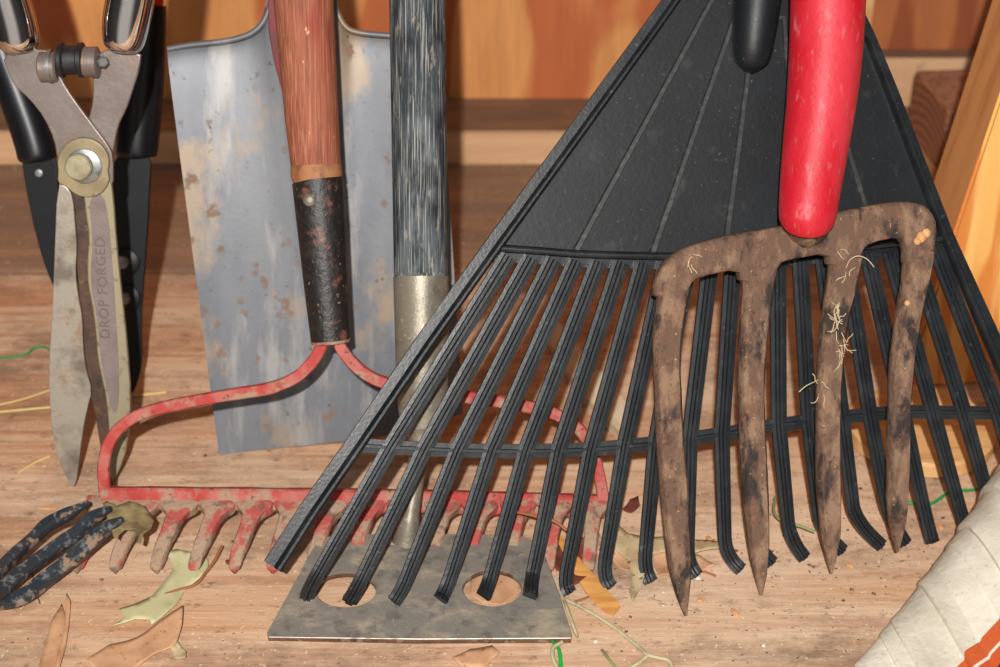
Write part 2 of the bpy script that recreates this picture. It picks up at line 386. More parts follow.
st = box(xs - .089, xs, 1.644, WY - .0005, .0385, 1.5, .001)
o = struct0('trim_2', st, M['pale_pine'])
bx = box(xs + .001, 1.3, 1.655, WY - .0005, .0385, .094, .001)
bx.materials.append(M['plate_wood']); bx.materials.append(M['plate_dust'])
for p in bx.polygons:
    if p.normal.z > .6: p.material_index = 1
o = bpy.data.objects.new('trim_3', bx); COL.objects.link(o); o['kind'] = 'structure'

# golden leaning post at the right
P_bl = onz(903, 388); P_top = ony(1000, 96, P_bl.y + .02)
up = (P_top - P_bl); up = up / up.z
sx = Vector((.066, .006, -.0)); sd = Vector((-.004, .072, 0))
rt = root('leaning_post', P_bl, 'golden pine post leaning at the right edge behind the black leaf rake', 'post')
p0 = P_bl
base = [p0, p0 + sx, p0 + sx + sd, p0 + sd]
me = hexa(base + [v + up * .95 for v in base])
bm = bmesh.new(); bm.from_mesh(me); bmesh.ops.bevel(bm, geom=bm.edges[:], offset=.0025, segments=2, affect='EDGES'); bm.to_mesh(me); bm.free()
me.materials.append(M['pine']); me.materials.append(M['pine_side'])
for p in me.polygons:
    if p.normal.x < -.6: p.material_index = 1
link('shaft', me, None, rt, 30)

# round pale wood disc on the floor below the post
dc = onz(918, 432, 0)
me = lathe(Vector((dc.x, dc.y - .006, 0)), Vector((0, 0, 1)), [(0, .055), (.0015, .0575), (.011, .0575), (.013, .055)], 56)
link_o = link('wooden_disc', me, M['pale_pine'], None, 30)
tag(link_o, 'round pale pine disc lying flat on the floor behind the fork tines', 'wood disc')

# end-grain lumber offcut by the right post, on a lower plank
def block(name, A, yaw, L, W, z0, z1, mats, label, cat):
    d = Vector((math.cos(R(yaw)), math.sin(R(yaw)), 0)); e = Vector((-d.y, d.x, 0))
    b4 = [A, A + d * L, A + d * L + e * W, A + e * W]
    me = hexa([Vector((v.x, v.y, z0)) for v in b4] + [Vector((v.x, v.y, z1)) for v in b4])
    bm = bmesh.new(); bm.from_mesh(me); bmesh.ops.bevel(bm, geom=bm.edges[:], offset=.0015, segments=1, affect='EDGES'); bm.to_mesh(me); bm.free()
    for m in mats: me.materials.append(m)
    for p in me.polygons:
        if abs(p.normal.dot(d)) > .7: p.material_index = 1
    return tag(link(name, me, None, None, 30), label, cat)
P3, P4 = onz(945, 172, .038), onz(912, 128, .038)
dv = (P4 - P3); yw = math.degrees(math.atan2(dv.y, dv.x)) - 90
block('lumber_plank', Vector((P3.x + .001, P3.y - .004, 0)), yw, .16, .094, 0.0, .0375, [M['pine_side'], M['pine_side']], 'orange plank offcut on the floor under the brown block by the post', 'plank')
block('lumber_block', Vector((P3.x - .006, P3.y, .038)), yw, .15, .104, .0382, .103, [M['block_side'], M['block_end']], 'rough brown timber block with growth rings between post and leaf rake', 'timber block')

# ------------------------------------------------------------------ spade
spd = Pl((0, onz(220, 452).y, 0), 0, 70)
rt = root('garden_spade', onz(330, 446), 'square mouthed steel spade standing behind the wooden rake handle', 'spade')
blade = [(167, 50), (178, 44), (215, 40), (245, 35), (262, 26), (270, 6), (274, -30), (330, -30), (332, 6), (340, 24), (358, 31), (400, 34), (438, 38), (441, 46), (449, 200), (456, 300), (463, 405), (461, 414), (440, 426), (364, 439), (320, 444), (226, 453), (220, 451), (208, 370), (190, 220), (177, 120)]
# shaped blade: grid between the edges with a raised socket dome
def spade_blade():
    TOPC = [(168, 49), (176, 46), (200, 43), (235, 37), (252, 30), (261, 20), (267, 4), (271, -16), (274, -30), (331, -30), (333, -12), (337, 8), (344, 24), (356, 30), (380, 33), (410, 36), (440, 41)]
    BOTC = [(220, 453), (320, 444), (364, 439), (420, 430), (463, 412)]
    n = 44; K = 72
    top, bot = [], []
    for j in range(n + 1):
        t = j / n
        for k in range(K + 1):
            s = k / K
            xt = 168 + 272 * s; yt = yon(TOPC, xt); xb = 220 + 243 * s; yb = yon(BOTC, xb)
            tt_ = t ** 1.15
            p = spd.hit(xt * (1 - tt_) + xb * tt_, yt * (1 - tt_) + yb * tt_)
            c = (s - .5) * 2
            dome = .018 * math.exp(-(c / .22) ** 2) * max(0, 1 - t * 1.4) + .008 * (c * c) * (1 - .4 * t) - .006 * math.exp(-(t / .05)) * (abs(c) > .3)
            top.append(p + spd.n * (dome)); bot.append(p + spd.n * (dome - .0022))
    N = len(top); fs = []
    W = K + 1
    for j in range(n):
        for k in range(K):
            a = j * W + k
            fs.append((a, a + 1, a + 1 + W, a + W)); fs.append((N + a, N + a + W, N + a + W + 1, N + a + 1))
    for k in range(K):
        fs.append((k, N + k, N + k + 1, k + 1)); a = n * W + k; fs.append((a, a + 1, N + a + 1, N + a))
    for j in range(n):
        a = j * W; fs.append((a, a + W, N + a + W, N + a)); a = j * W + K; fs.append((a, N + a, N + a + W, a + W))
    return mesh(top + bot, fs)
link('blade', spade_blade(), M['spade_steel'], rt, 50)
# rolled shoulders (treads) rising into the socket
for side, pts in ((0, [(168, 48), (190, 44), (225, 40), (250, 33), (264, 20), (271, 0), (274, -24)]), (1, [(440, 41), (405, 36), (362, 32), (346, 26), (337, 10), (333, -8), (332, -24)])):
    path = [(spd.hit(x, y + 1, .0035), .0045, .006) for x, y in pts]
    link('tread', sweep(smooth_path(path, 4), ROUND, spd.n), M['spade_steel'], rt)
a, b = spd.hit(322, 150, .012), spd.hit(303, -30, .014)
link('socket', tube([(spd.hit(327, 200, .004), .008), (spd.hit(322, 140, .010), .024), (spd.hit(312, 60, .012), .036), (b, .04), (extend(a, b, .12), .04)], 0, ROUND24, sm=3), M['spade_steel'], rt)
link('strap', sweep([(spd.hit(283, 88, .014), .002, .01), (spd.hit(279, 60, .016), .0065, .012), (spd.hit(275, 32, .018), .008, .012), (spd.hit(273, 8, .020), .006, .012), (spd.hit(272, -20, .020), .005, .012)], BOX, spd.n), M['socket_red'], rt)['label'] = 'dark red painted strap beside the socket'
link('handle', tube([extend(a, b, .1), extend(a, b, .75)], .036, ROUND24), M['rake_wood'], rt)

# ------------------------------------------------------------------ bow rake
rk = Pl((0, .969, .03), 0, 65)
rt = root('bow_rake', onz(330, 500), 'red bow rake with brown wooden handle and black ferrule', 'rake')
hp = [rk.hit(x, y) for x, y in ((330.5, 341), (317.5, 182), (316.5, 178), (315.8, 163), (312, 120), (303.5, 0), (297, -90))]
def dpx(p, w): return mpp(p) * w
link('ferrule', tube([(hp[0], dpx(hp[0], 39)), (rk.hit(326, 290), dpx(hp[0], 43)), (rk.hit(321, 225), dpx(hp[0], 48)), (hp[1], dpx(hp[1], 51)), (hp[2], dpx(hp[1], 50))], 0, ROUND24), M['ferrule_black'], rt)
link('collar', tube([(hp[1], dpx(hp[1], 47)), (rk.hit(316.8, 176), dpx(hp[1], 52)), (rk.hit(315.9, 166), dpx(hp[1], 51)), (hp[3], dpx(hp[1], 49))], 0, ROUND24), M['collar_wood'], rt)
hh = link('handle', tube([(hp[2], dpx(hp[1], 47)), (hp[3], dpx(hp[1], 50.5)), (hp[4], dpx(hp[4], 54)), (hp[5], dpx(hp[5], 60)), (hp[6], dpx(hp[6], 61)), (extend(hp[5], hp[6], .55), dpx(hp[6], 61))], 0, ROUND24), M['rake_wood'], rt)
rp = rk.hit(309.5, 200, .019)
link('rivet', lathe(rp, rk.n, [(-.004, .0045), (.0, .0045), (.001, .0035), (.0014, .001)], 16), M['steel_ferrule'], rt)
link('ferrule_lip', tube([(rk.hit(330.8, 343), dpx(hp[0], 38)), (rk.hit(330.5, 340), dpx(hp[0], 40.5))], 0, ROUND24), M['tine_dirty'], rt)
for pts in ([(322, 338), (321, 347), (312, 362), (295, 378), (270, 388), (240, 393), (205, 399), (160, 408), (135, 417), (117, 431), (107, 450), (104, 472), (106, 496)],
            [(339, 338), (341, 347), (350, 360), (366, 374), (386, 383), (420, 390), (470, 397), (520, 405), (555, 414), (580, 430), (594, 455), (601, 485), (604, 504)]):
    path = [(rk.hit(x, y, .001), .0085, .0075) for x, y in pts]
    link('bow', sweep(smooth_path(path, 5), BOX, rk.n, .06), M['rake_red'], rt)
barp = [(rk.hit(x, y), .016, .010) for x, y in ((102, 498), (160, 498), (250, 499), (350, 500), (450, 502), (530, 504), (606, 506))]
link('head_bar', sweep(smooth_path(barp, 6), BOX, rk.n, .06), M['rake_red'], rt)
roots = [105, 142, 180, 218, 255, 292, 330, 368, 405, 443, 480, 518, 555, 592]
for i, x in enumerate(roots):
    a = rk.hit(x, 502)
    L = Vector((0, -1, 0))
    tip_dx = random.uniform(-.001, .001)
    tip_dx -= .013 * (1 - i / 14 * .7)
    def tv(f, y, z): return a + Vector((tip_dx * f, y, z))
    path = [(tv(0, .002, 0), .027, .010), (tv(.02, -.005, -.001), .0265, .010), (tv(.06, -.009, -.002), .020, .010), (tv(.14, -.014, -.004), .0125, .010),
            (tv(.45, -.027, -.009), .0100, .009), (tv(.8, -.038, -.0165), .0095, .008), (tv(1, -.0455, -.0235), .0080, .007), (tv(1, -.046, -.0245), .005, .005)]
    link('tine', sweep(smooth_path(path, 3), BOX, Vector((0, -.3, 1)), .12), M['tine_dirty'], rt)

# ------------------------------------------------------------------ mortar hoe with two round holes
hoe = Pl((0, .847, .0048), 0, 8)
rt = root('mortar_hoe', onz(420, 640), 'dusty steel hoe with two round holes in its blade and grey scuffed handle', 'hoe')
def ell(cx, cy, rx, ry, n=40): return [(cx + rx * math.cos(k * math.tau / n), cy + ry * math.sin(k * math.tau / n)) for k in range(n)]
bl = [(268, 637), (267, 632), (300, 572), (308, 556), (318, 541), (334, 534), (420, 533), (518, 535), (536, 541), (545, 555), (560, 596), (572, 634), (571, 639), (420, 640)]
hb = slab(hoe, bl, .0042, 0, [ell(345.5, 590, 30.5, 17), ell(492, 588, 29.5, 18)], ch=0)
M['hoe_edge'] = pm('brown worn edge', (112, 84, 64), [((70, 54, 44), 90, .5, .65, 8, .8), ((160, 140, 118), 160, .58, .68, 5, .7)], .6, .3)
hb.materials.append(M['hoe_steel']); hb.materials.append(M['hoe_edge'])
for p in hb.polygons:
    if p.normal.y < -.8: p.material_index = 1
link('blade', hb, None, rt, 30)
M['bare_edge'] = pm('bare steel edge', (150, 142, 130), [((96, 80, 66), 120, .5, .65, 6, .8)], .4, .4)
link('cutting_edge', tube([hoe.hit(269, 637, .0002), hoe.hit(420, 639, .0002), hoe.hit(571, 638, .0002)], .0012, ROUND[::2]), M['bare_edge'], rt)
nk = [ony(407, 541, .934), ony(409, 522, .937), ony(412, 503, .944), ony(417, 470, .958), ony(421, 440, .972), ony(423, 425, .979)]
link('neck', tube([(nk[0], .022), (nk[1], .015), (nk[2], .0125), (nk[3], .013), (nk[4], .018), (nk[5], .030)], 0, sm=5), M['steel_ferrule'], rt)
f0, f1 = ony(423, 428, .978), ony(417.5, 0, 1.13)
def hl(t): return f0.lerp(f1, t)
# parameter of row 275 along the line
def row_of(p):
    q = p - CAM; f = Vector((0, math.cos(PITCH), -math.sin(PITCH))); u = Vector((0, math.sin(PITCH), math.cos(PITCH)))
    return 333.5 - FPX * q.dot(u) / q.dot(f)
tt = next(k / 200 for k in range(200) if row_of(hl(k / 200)) < 277)
fl = link('ferrule', tube([(hl(0), .030), (hl(.04), .0345), (hl(.15), .0375), (hl(tt), .0395)], 0, ROUND24), M['steel_ferrule'], rt)
link('handle', tube([(hl(tt - .02), .0365), (hl(tt), .0375), (hl(tt + .01), .0385), (hl(1), .0400), (extend(hl(0), hl(1), .9), .04)], 0, ROUND24), M['grey_wood'], rt)

# ------------------------------------------------------------------ black leaf rake
A = onz(440, 614); B = onz(925, 546)
yaw = math.degrees(math.atan2(B.y - A.y, B.x - A.x))
lr = Pl(A, yaw, 62)
rt = root('leaf_rake', onz(640, 600), 'wide black plastic leaf rake fanned out across the other tools', 'leaf rake')
BAR = [(480, 247), (497, 250), (540, 253), (580, 256), (650, 258), (720, 258), (800, 254), (880, 247), (951, 239)]
XB = [(350, 444), (356, 445), (390, 447), (457, 450), (525, 451), (590, 449), (655, 443), (721, 434), (778, 425), (843, 417), (902, 412), (932, 412), (1000, 413), (1040, 416)]
panel = [(494, 246), (576, 130), (668, 3), (733, -92), (745, -100), (795, -100), (806, -88), (868, 40), (895, 100), (949, 236), (880, 249), (800, 256), (720, 260), (650, 260), (580, 258)]
pn = link('panel', slab(lr, panel, .003, 0, ch=0), M['black_plastic'], rt, 30)
for x1, y1, x2, y2 in ((744, -60, 576, 250), (734, 17, 652, 253), (749, 60, 724, 254), (783, 18, 800, 250), (792, -30, 876, 244)):
    link('rib', sweep([(lr.hit(x1, y1), .0038, .0024), (lr.hit(x2, y2), .0050, .0024)], [(-.5, 0), (-.32, 1), (.32, 1), (.5, 0)], lr.n), M['rib_plastic'], rt)
for x1, x2 in ((732, 748), (768, 785)):
    link('lug', sweep([(lr.hit(x1, 18), .003, .004), (lr.hit(x2, 18), .003, .004)], BOX, lr.n), M['rib_plastic'], rt)
# edge rails
RAILM = [(-s, u) for s, u in RAIL][::-1]
lpath = [(741, -96), (706, -48), (680, -13), (648, 32), (577, 130), (497, 240), (425, 341), (352, 448), (309, 510), (273, 566)]
wl = [.010, .010, .0105, .011, .0115, .012, .0125, .013, .0135, .0140]
link('edge_rail', sweep([(lr.hit(x, y, .001), w, .0058) for (x, y), w in zip(lpath, wl)], RAILM, lr.n), M['tine_plastic'], rt, 25)
rpath = [(800, -96), (832, -38), (868, 35), (891, 92), (946, 236), (985, 325), (1032, 432), (1052, 480)]
wr = [.008, .008, .008, .009, .010, .0125, .014, .014]
link('edge_rail', sweep([(lr.hit(x, y, .001), w, .0058) for (x, y), w in zip(rpath, wr)], RAIL, lr.n), M['tine_plastic'], rt, 25)
link('bead_bar', sweep(smooth_path([(lr.hit(x, y - 2, .002), .0055, .0062) for x, y in BAR[1:]], 4), ROUND, lr.n), M['tine_plastic'], rt)
# webbing under the bead where the tines root
web = [(x, y + 1) for x, y in BAR[1:]] + [(x + (950 - x) * .02, y + 13) for x, y in BAR[1:][::-1]]
web = [(497, 251)] + [(x, y + 1) for x, y in BAR[2:-1]] + [(951, 240), (956, 251)] + [(x, y + 12) for x, y in BAR[2:-1][::-1]] + [(491, 262)]
link('root_web', slab(lr, web, .0026, 0.0, ch=0), M['tine_plastic'], rt, 30)
cb = [(lr.hit(x, y, .0), .0095, .0036) for x, y in XB[1:-1]]
XP = [(-.5, -.4), (-.5, .5), (-.15, .55), (-.1, .95), (.1, .95), (.15, .55), (.5, .5), (.5, -.4)]
link('crossbar', sweep(smooth_path(cb, 4), XP, lr.n), M['tine_plastic'], rt, 25)
cross = [390, 424, 457, 491, 525, 558, 590, 624, 655, 689, 721, 750, 778, 808, 841, 869, 902, 932, 963, 997]
bend = [(319, 571), (363, 575), (407, 576), (450, 576), (491, 573), (533, 570), (567, 566), (605, 558), (645, 551), (687, 545), (724, 537), (754, 528), (787, 520), (818, 512), (852, 504), (885, 500), (921, 499), (958, 505), (988, 500), (1018, 490)]
tips = [(307, 594), (350, 598), (394, 600), (439, 600), (482, 597), (529, 598), (569, 592), (610, 586), (650, 581), (696, 575), (740, 569), (771, 562), (803, 557), (841, 550), (880, 545), (904, 543), (931, 542), (967, 540), (1003, 532), (1037, 522)]
for i in range(20):
    x0 = 508 + 22.4 * i; y0 = yon(BAR, x0) + 5
    xc = cross[i]; yc = yon(XB, xc)
    bx, by = bend[i]; tx, ty = tips[i]
    p0, pc, pb = lr.hit(x0, y0), lr.hit(xc, yc), lr.hit(bx, by)
    tp = hoe.hit(tx, ty, .002) if i < 6 else onz(tx, ty, .0025)
    dr = (pb - pc).normalized(); ctrl = pb + dr * min(.013, max(.002, (pb.z - tp.z) * .95))
    w0, w1, w2, w3 = .0118, .0110, .0094, .0100
    path = []
    for k in range(7): t = k / 6; path.append((p0.lerp(pc, t), w0 + (w1 - w0) * t, .0044))
    for k in range(1, 6): t = k / 5; path.append((pc.lerp(pb, t), w1 + (w2 - w1) * t, .0044))
    for k in range(1, 9):
        t = k / 8; q = pb * (1 - t) ** 2 + ctrl * (2 * t * (1 - t)) + tp * t * t
        path.append((q, w2 + (w3 - w2) * t, .0044 if k < 7 else .0054))
    link('tine', sweep(path, TINE, lr.n), M['tine_plastic'], rt, 25)
# handle socket
s0, s1 = lr.hit(752, 66, .001), lr.hit(757, 0, .010)
link('socket', tube([(lr.hit(751, 70, .0), .010), (lr.hit(751.5, 62, .003), .022), (lr.hit(752.5, 50, .006), .028), (s1, .0335), (extend(s0, s1, .06), .036), (extend(s0, s1, .13), .036)], 0, ROUND24, sm=3), M['black_plastic'], rt)
link('handle', tube([extend(s0, s1, .11), extend(s0, s1, .80)], .028, ROUND24), M['grey_wood'], rt)

# ------------------------------------------------------------------ digging fork
tipL = onz(685, 618, 0)
fk = Pl(tipL, 12, 64)
rt = root('digging_fork', tipL, 'rusty four tined digging fork with a red grip standing in front', 'garden fork')
head = [(655, 300), (656, 283), (664, 264), (678, 252), (700, 243), (730, 235), (770, 229), (810, 220), (850, 210), (885, 203), (912, 201), (928, 206), (937, 218), (938, 232), (936, 250), (931, 268), (907, 268), (907, 245), (900, 237), (872, 243), (864, 250), (860, 268), (830, 268), (829, 253), (790, 260), (780, 264), (775, 284), (742, 284), (740, 269), (700, 277), (691, 285), (689, 300)]
hm = slab(fk, head, .013, .0035, ch=1, bev=.003)
link('head', hm, M['fork_steel'], rt, 45)
T = [[(673, 285, 32), (671, 300, 31), (667, 340, 29), (667, 380, 27), (670, 440, 27.5), (674, 491, 28.5), (679, 558, 24), (682, 590, 15), (685.5, 617, 3)],
     [(759, 268, 33), (757, 295, 31), (754, 330, 29), (751, 380, 26.5), (752, 430, 26), (754, 473, 26), (758, 535, 22), (760, 570, 14), (761, 596, 3)],
     [(846, 255, 32), (841, 285, 30), (833, 330, 27), (829, 380, 25), (828, 430, 24.5), (828, 472, 24.5), (830, 528, 20.5), (831, 552, 13), (831.5, 574, 3)],
     [(920, 250, 29), (915, 280, 28), (909, 311, 26), (902, 360, 25), (899, 405, 23.5), (898, 460, 22.5), (897, 510, 19.5), (897, 533, 12), (897, 553, 3)]]
for tn in T:
    path = []
    N = len(tn)
    for k, (x, y, w) in enumerate(tn):
        bow = .006 * math.sin(math.pi * k / (N - 1))
        p = fk.hit(x, y, -.003 + bow * .0)
        path.append((p, (w + (2 if k == 0 else 0)) * mpp(p), (.0145 if k == 0 else .0135 if k == 1 else .0115) if k < N - 2 else (.007 if k == N - 2 else .002)))
    path[-1] = (path[-1][0] + Vector((0, 0, .001)), path[-1][1], path[-1][2])
    link('tine', sweep(smooth_path(path, 5), FLAT, fk.n, .05), M['fork_steel'], rt, 50)
g = [(805.5, 233, 18, .016), (806, 230.5, 38, .016), (806.5, 226, 50, .017), (807.3, 217, 57, .017), (810, 190, 61, .017), (815, 150, 65.5, .017), (821, 105, 69.5, .017), (825.5, 55, 73, .017), (828, 0, 75, .017), (829, -60, 76, .017), (829, -140, 74, .017)]
gp = []
for x, y, w, d in g:
    p = fk.hit(x, y, d); gp.append((p, w * mpp(p)))
link('grip', tube(gp, 0, ROUND24, ref=fk.n, sm=3), M['red_rubber'], rt, 60)
link('handle', tube([gp[-1][0], extend(gp[-2][0], gp[-1][0], .55)], .036, ROUND24), M['grey_wood'], rt)
link('socket', tube([(fk.hit(806, 238, -.003), .018), (fk.hit(807, 230, .004), .028), (fk.hit(808, 212, .012), .034)], 0, ROUND24), M['fork_steel'], rt)
# root fibres caught on the tines
def fibres(x, y, n, sp, seed):
    rnd = random.Random(seed); ms = []
    for _ in range(n):
        a = Vector((rnd.uniform(-sp, sp), rnd.uniform(-sp * 2, sp * 2)))
        pts = [fk.hit(x + a.x, y + a.y, .0045)]
        an = rnd.uniform(0, 6.28); px, py = x + a.x, y + a.y
        for k in range(3):
            an += rnd.uniform(-.8, .8); px += math.cos(an) * 3; py += math.sin(an) * 4.5
            pts.append(fk.hit(px, py, .005 + rnd.uniform(0, .003)))
        ms.append(tube([(p, .0005) for p in pts], 0, ROUND[::4], sm=2))
    return join(*ms)
for x, y, n, sp in ((838, 320, 16, 5), (843, 352, 12, 5), (850, 268, 5, 8), (690, 262, 4, 5), (818, 388, 4, 6)):
    o = link('root_fibre', fibres(x, y, n, sp, int(x)), M['fibre'], rt); o['kind'] = 'stuff'; o['label'] = 'pale root fibres stuck to the steel'

link('root_fibre', tube([(fk.hit(x, y, d), .0006) for x, y, d in ((846, 268, .004), (850, 260, .010), (858, 256, .014), (867, 259, .014), (874, 267, .012))], 0, ROUND[::4], sm=3), M['fibre'], rt)['label'] = 'single curled root hair'
link('root_fibre', tube([(fk.hit(x, y, d), .0006) for x, y, d in ((818, 380, .004), (812, 383, .008), (806, 386, .010), (799, 392, .010))], 0, ROUND[::4], sm=3), M['fibre'], rt)
for x, y, r in ((921, 237, .0035), (926, 233, .003), (917, 241, .0025), (907, 303, .002)):
    p_ = fk.hit(x, y, .004); link('bark_crumb', lathe(p_, fk.n, [(-.001, r), (.001, r * 1.1), (.0025, r * .6), (.003, .0003)], 7), M['chip'], rt, 30)

# ------------------------------------------------------------------ hedge shears
sh = Pl(onz(90, 488), 0, 77)
rt = root('hedge_shears', onz(92, 488), 'steel hedge shears with chrome handle ends standing blades down', 'shears')
bladeA = [(57, 184), (54, 267), (51, 334), (49, 359), (49, 391), (52, 434), (60, 466), (72, 487), (75, 486), (78, 470), (82, 434), (87, 409), (92, 391), (86, 371), (83, 350), (82, 317), (78, 297), (75, 272), (77, 242), (75, 227), (72.5, 196), (66, 186)]
under = [(70, 170), (108, 170), (114, 197), (117, 250), (120, 300), (124, 350), (128, 405), (126, 450), (118, 475), (110, 490), (104, 470), (100, 445), (96, 420), (90, 395), (84, 350), (79, 300), (75, 240)]
spine = [(80, 184), (84, 198), (85.5, 214), (89, 235), (87, 262), (87.5, 284), (92, 305), (95.5, 330), (97, 357), (102, 380), (106, 398), (109, 430), (110, 486), (118, 474), (127, 448), (131, 402), (126, 334), (121, 290), (116, 242), (113, 197), (108, 165), (86, 165)]
inner = [(89, 205), (91.5, 225), (92.5, 245), (90.5, 268), (91.5, 290), (96, 312), (99, 340), (102, 368), (107, 390), (111, 410), (116, 414), (119, 400), (119, 370), (116, 320), (112, 260), (108, 215), (103, 194), (92, 196)]
link('blade', slab(sh, under, .003, .0, ch=1), M['blade_dark'], rt)['label'] = 'brown rusted back face of the right blade'
link('blade', slab(sh, bladeA, .0035, .0055, ch=1), M['blade_steel'], rt)['label'] = 'worn steel left blade with a rusty tip'
sp_o = link('blade_spine', slab(sh, spine, .0055, .0058, ch=1, bev=.0012), M['forge_rim'], rt)
ip = link('inset_panel', slab(sh, inner, .0006, .0063, ch=1, bev=.0002), M['forge_panel'], rt)
# lettering up the blade
cu = bpy.data.curves.new('t', 'FONT'); cu.body = 'DROP FORGED'; cu.size = .0135; cu.extrude = .00025; cu.align_x = 'CENTER'; cu.align_y = 'CENTER'; cu.space_character = 1.12
cu.materials.clear()
to = bpy.data.objects.new('t', cu); tm = bpy.data.meshes.new_from_object(to); bpy.data.objects.remove(to)
tm.materials.clear()
c0 = sh.hit(105.5, 338, .0066); c1 = sh.hit(100, 238, .0066)
vx = (c1 - c0).normalized(); vy = sh.n.cross(vx)
wd = max(v.co.x for v in tm.vertices) - min(v.co.x for v in tm.vertices); sc = (c1 - c0).length / wd
mid = (c0 + c1) / 2
mm = Matrix.Identity(4)
for i in range(3): mm[i][0], mm[i][1], mm[i][2], mm[i][3] = vx[i] * sc, vy[i] * sc, sh.n[i], mid[i]
tm.transform(mm)
M['emboss'] = pm('embossed letters', (108, 96, 92), [], .5, .2)
link('lettering', tm, M['emboss'], ip, 30)
plate = ell(83, 163, 26.5, 27) 
plate = [(83 + 26 * math.cos(R(a)), 163 - 25 * math.sin(R(a))) for a in range(-20, 200, 12)] + [(57, 183), (66, 187), (74, 194), (83, 198), (100, 196), (110, 182)]
link('pivot_plate', slab(sh, plate, .004, .0095, ch=1, bev=.001), M['brass'], rt)
pb = sh.hit(83, 166, .0095)
link('pivot_washer', lathe(sh.hit(84.5, 166, .0095), sh.n, [(0, .0125), (.0015, .0125), (.002, .0115)], 32), M['zinc'], rt)
link('pivot_bolt', lathe(sh.hit(79.5, 166, .0115), sh.n, [(0, .0095), (.004, .0095), (.005, .0085), (.0053, .002)], 32), M['bolt_brass'], rt)
armL = [(2, 56), (20, 50), (40, 49), (57, 54), (58, 72), (66, 88), (80, 108), (95, 128), (108, 145), (113, 156), (113, 190), (104, 175), (70, 175), (57, 160), (54, 140), (44, 118), (30, 100), (14, 86), (8, 74)]
armR = [(94, 50), (141, 50), (139, 70), (132, 92), (126, 110), (118, 125), (114, 145), (110, 170), (98, 165), (86, 124), (91, 110), (93, 92), (92, 78)]
ar = link('arm', slab(sh, armR, .0045, .001, ch=1, bev=.001), M['shear_steel'], rt)
al = link('arm', slab(sh, armL, .0045, .0057, ch=1, bev=.001), M['shear_steel'], rt)
def ferr(pts):
    q = [(sh.hit(x, y, .004), w) for x, y, w in pts]
    q = [(p, w * mpp(p)) for p, w in q]
    return tube(q, 0, ROUND24, ref=sh.n, sm=4)
link('chrome_cap', ferr([(20.5, 53.5, 10), (20, 52, 26), (19.5, 48, 36), (18, 40, 42), (15, 25, 44), (8, 0, 44), (-4, -40, 44), (-16, -80, 43)]), M['chrome'], rt, 60)['label'] = 'shiny chrome end of the left handle'
link('chrome_cap', ferr([(122.5, 52.5, 10), (122.5, 51, 26), (123, 47, 37), (124, 38, 43), (126, 22, 47), (130, 0, 48), (136, -40, 48), (141, -80, 47)]), M['chrome'], rt, 60)['label'] = 'shiny chrome end of the right handle'
def grip_ext(a, b):
    p, q = sh.hit(*a, .004), sh.hit(*b, .004); return tube([(q, .03), (extend(p, q, .28), .036)], 0, ROUND24)
link('handle', grip_ext((-4, -40), (-16, -80)), M['collar_wood'], rt)
link('handle', grip_ext((136, -40), (141, -80)), M['collar_wood'], rt)
def hcyl(x0, x1, y, prof):
    a, b = sh.hit(x0, y, .006), sh.hit(x1, y, .006); L = (b - a).length
    return lathe(a, b - a, [(h * L, r) for h, r in prof], 24)
bu = link('bumper', hcyl(59, 85, 60, [(0, .009), (.05, .0122), (.18, .0122), (.25, .0102), (.72, .0102), (.78, .0122), (.94, .0122), (1, .009)]), M['rubber'], rt)
link('lug', hcyl(39, 58, 67, [(0, .008), (.1, .0105), (.9, .0105), (1, .009)]), M['shear_steel'], rt)
link('lug', hcyl(84, 99, 62, [(0, .0105), (.9, .0108), (1, .009)]), M['shear_steel'], rt)
link('nub', hcyl(46, 53, 66, [(0, .004), (.5, .0118), (1, .0118)]), M['zinc'], al)
link('bolt', lathe(sh.hit(101, 61, .006), (sh.n + Vector((.5, 0, 0))), [(0, .0042), (.006, .0042), (.007, .003)], 6), M['zinc'], ar)

# ------------------------------------------------------------------ loppers behind
lp = Pl(onz(125, 396), 0, 71)
rt = root('loppers', onz(125, 396), 'black loppers with dark grips standing behind the hedge shears', 'loppers')
armA = [(20, 150), (56, 150), (58, 200), (70, 250), (95, 300), (112, 335), (118, 350), (95, 345), (66, 310), (52, 286), (37, 242), (25, 185)]
armB = [(114, 150), (151, 150), (149, 200), (146, 250), (142, 300), (141, 334), (142.5, 359), (139, 379), (132, 395), (126, 390), (118, 370), (112, 330), (110, 260), (112, 200)]
hook = [(96, 300), (112, 318), (122, 345), (127, 372), (130, 394), (118, 384), (104, 352), (94, 322)]
link('arm', slab(lp, armA, .005, 0, ch=1), M['lopper_steel'], rt)
ab = link('blade', slab(lp, armB, .005, .006, ch=1), M['lopper_steel'], rt)
link('hook', slab(lp, hook, .004, -.006, ch=1), M['lopper_worn'], rt)
for x, y in ((123, 262), (124, 298)):
    q = link('bolt_plate', lathe(lp.hit(x + 3, y, .006), lp.n, [(0, .0115), (.002, .0115), (.003, .010)], 28), M['lopper_steel'], rt)
    link('bolt', lathe(lp.hit(x, y, .009), lp.n, [(0, .006), (.003, .006), (.005, .0045), (.0055, .0015)], 20), M['zinc'], q)
link('rivet', lathe(lp.hit(39, 173, .0), lp.n, [(0, .0035), (.0012, .003), (.0015, .001)], 16), M['zinc'], rt)
def lgrip(pts):
    q = [(lp.hit(x, y, -.002), w) for x, y, w in pts]; q = [(p, w * mpp(p)) for p, w in q]
    return tube(q, 0, ROUND24, ref=lp.n, sm=3)
link('grip', lgrip([(38, 160, 34), (37.5, 157, 39), (36, 148, 40), (30, 128, 40), (20, 100, 40), (8, 68, 39), (-6, 30, 38), (-22, -16, 37), (-40, -70, 36)]), M['lopper_grip'], rt)
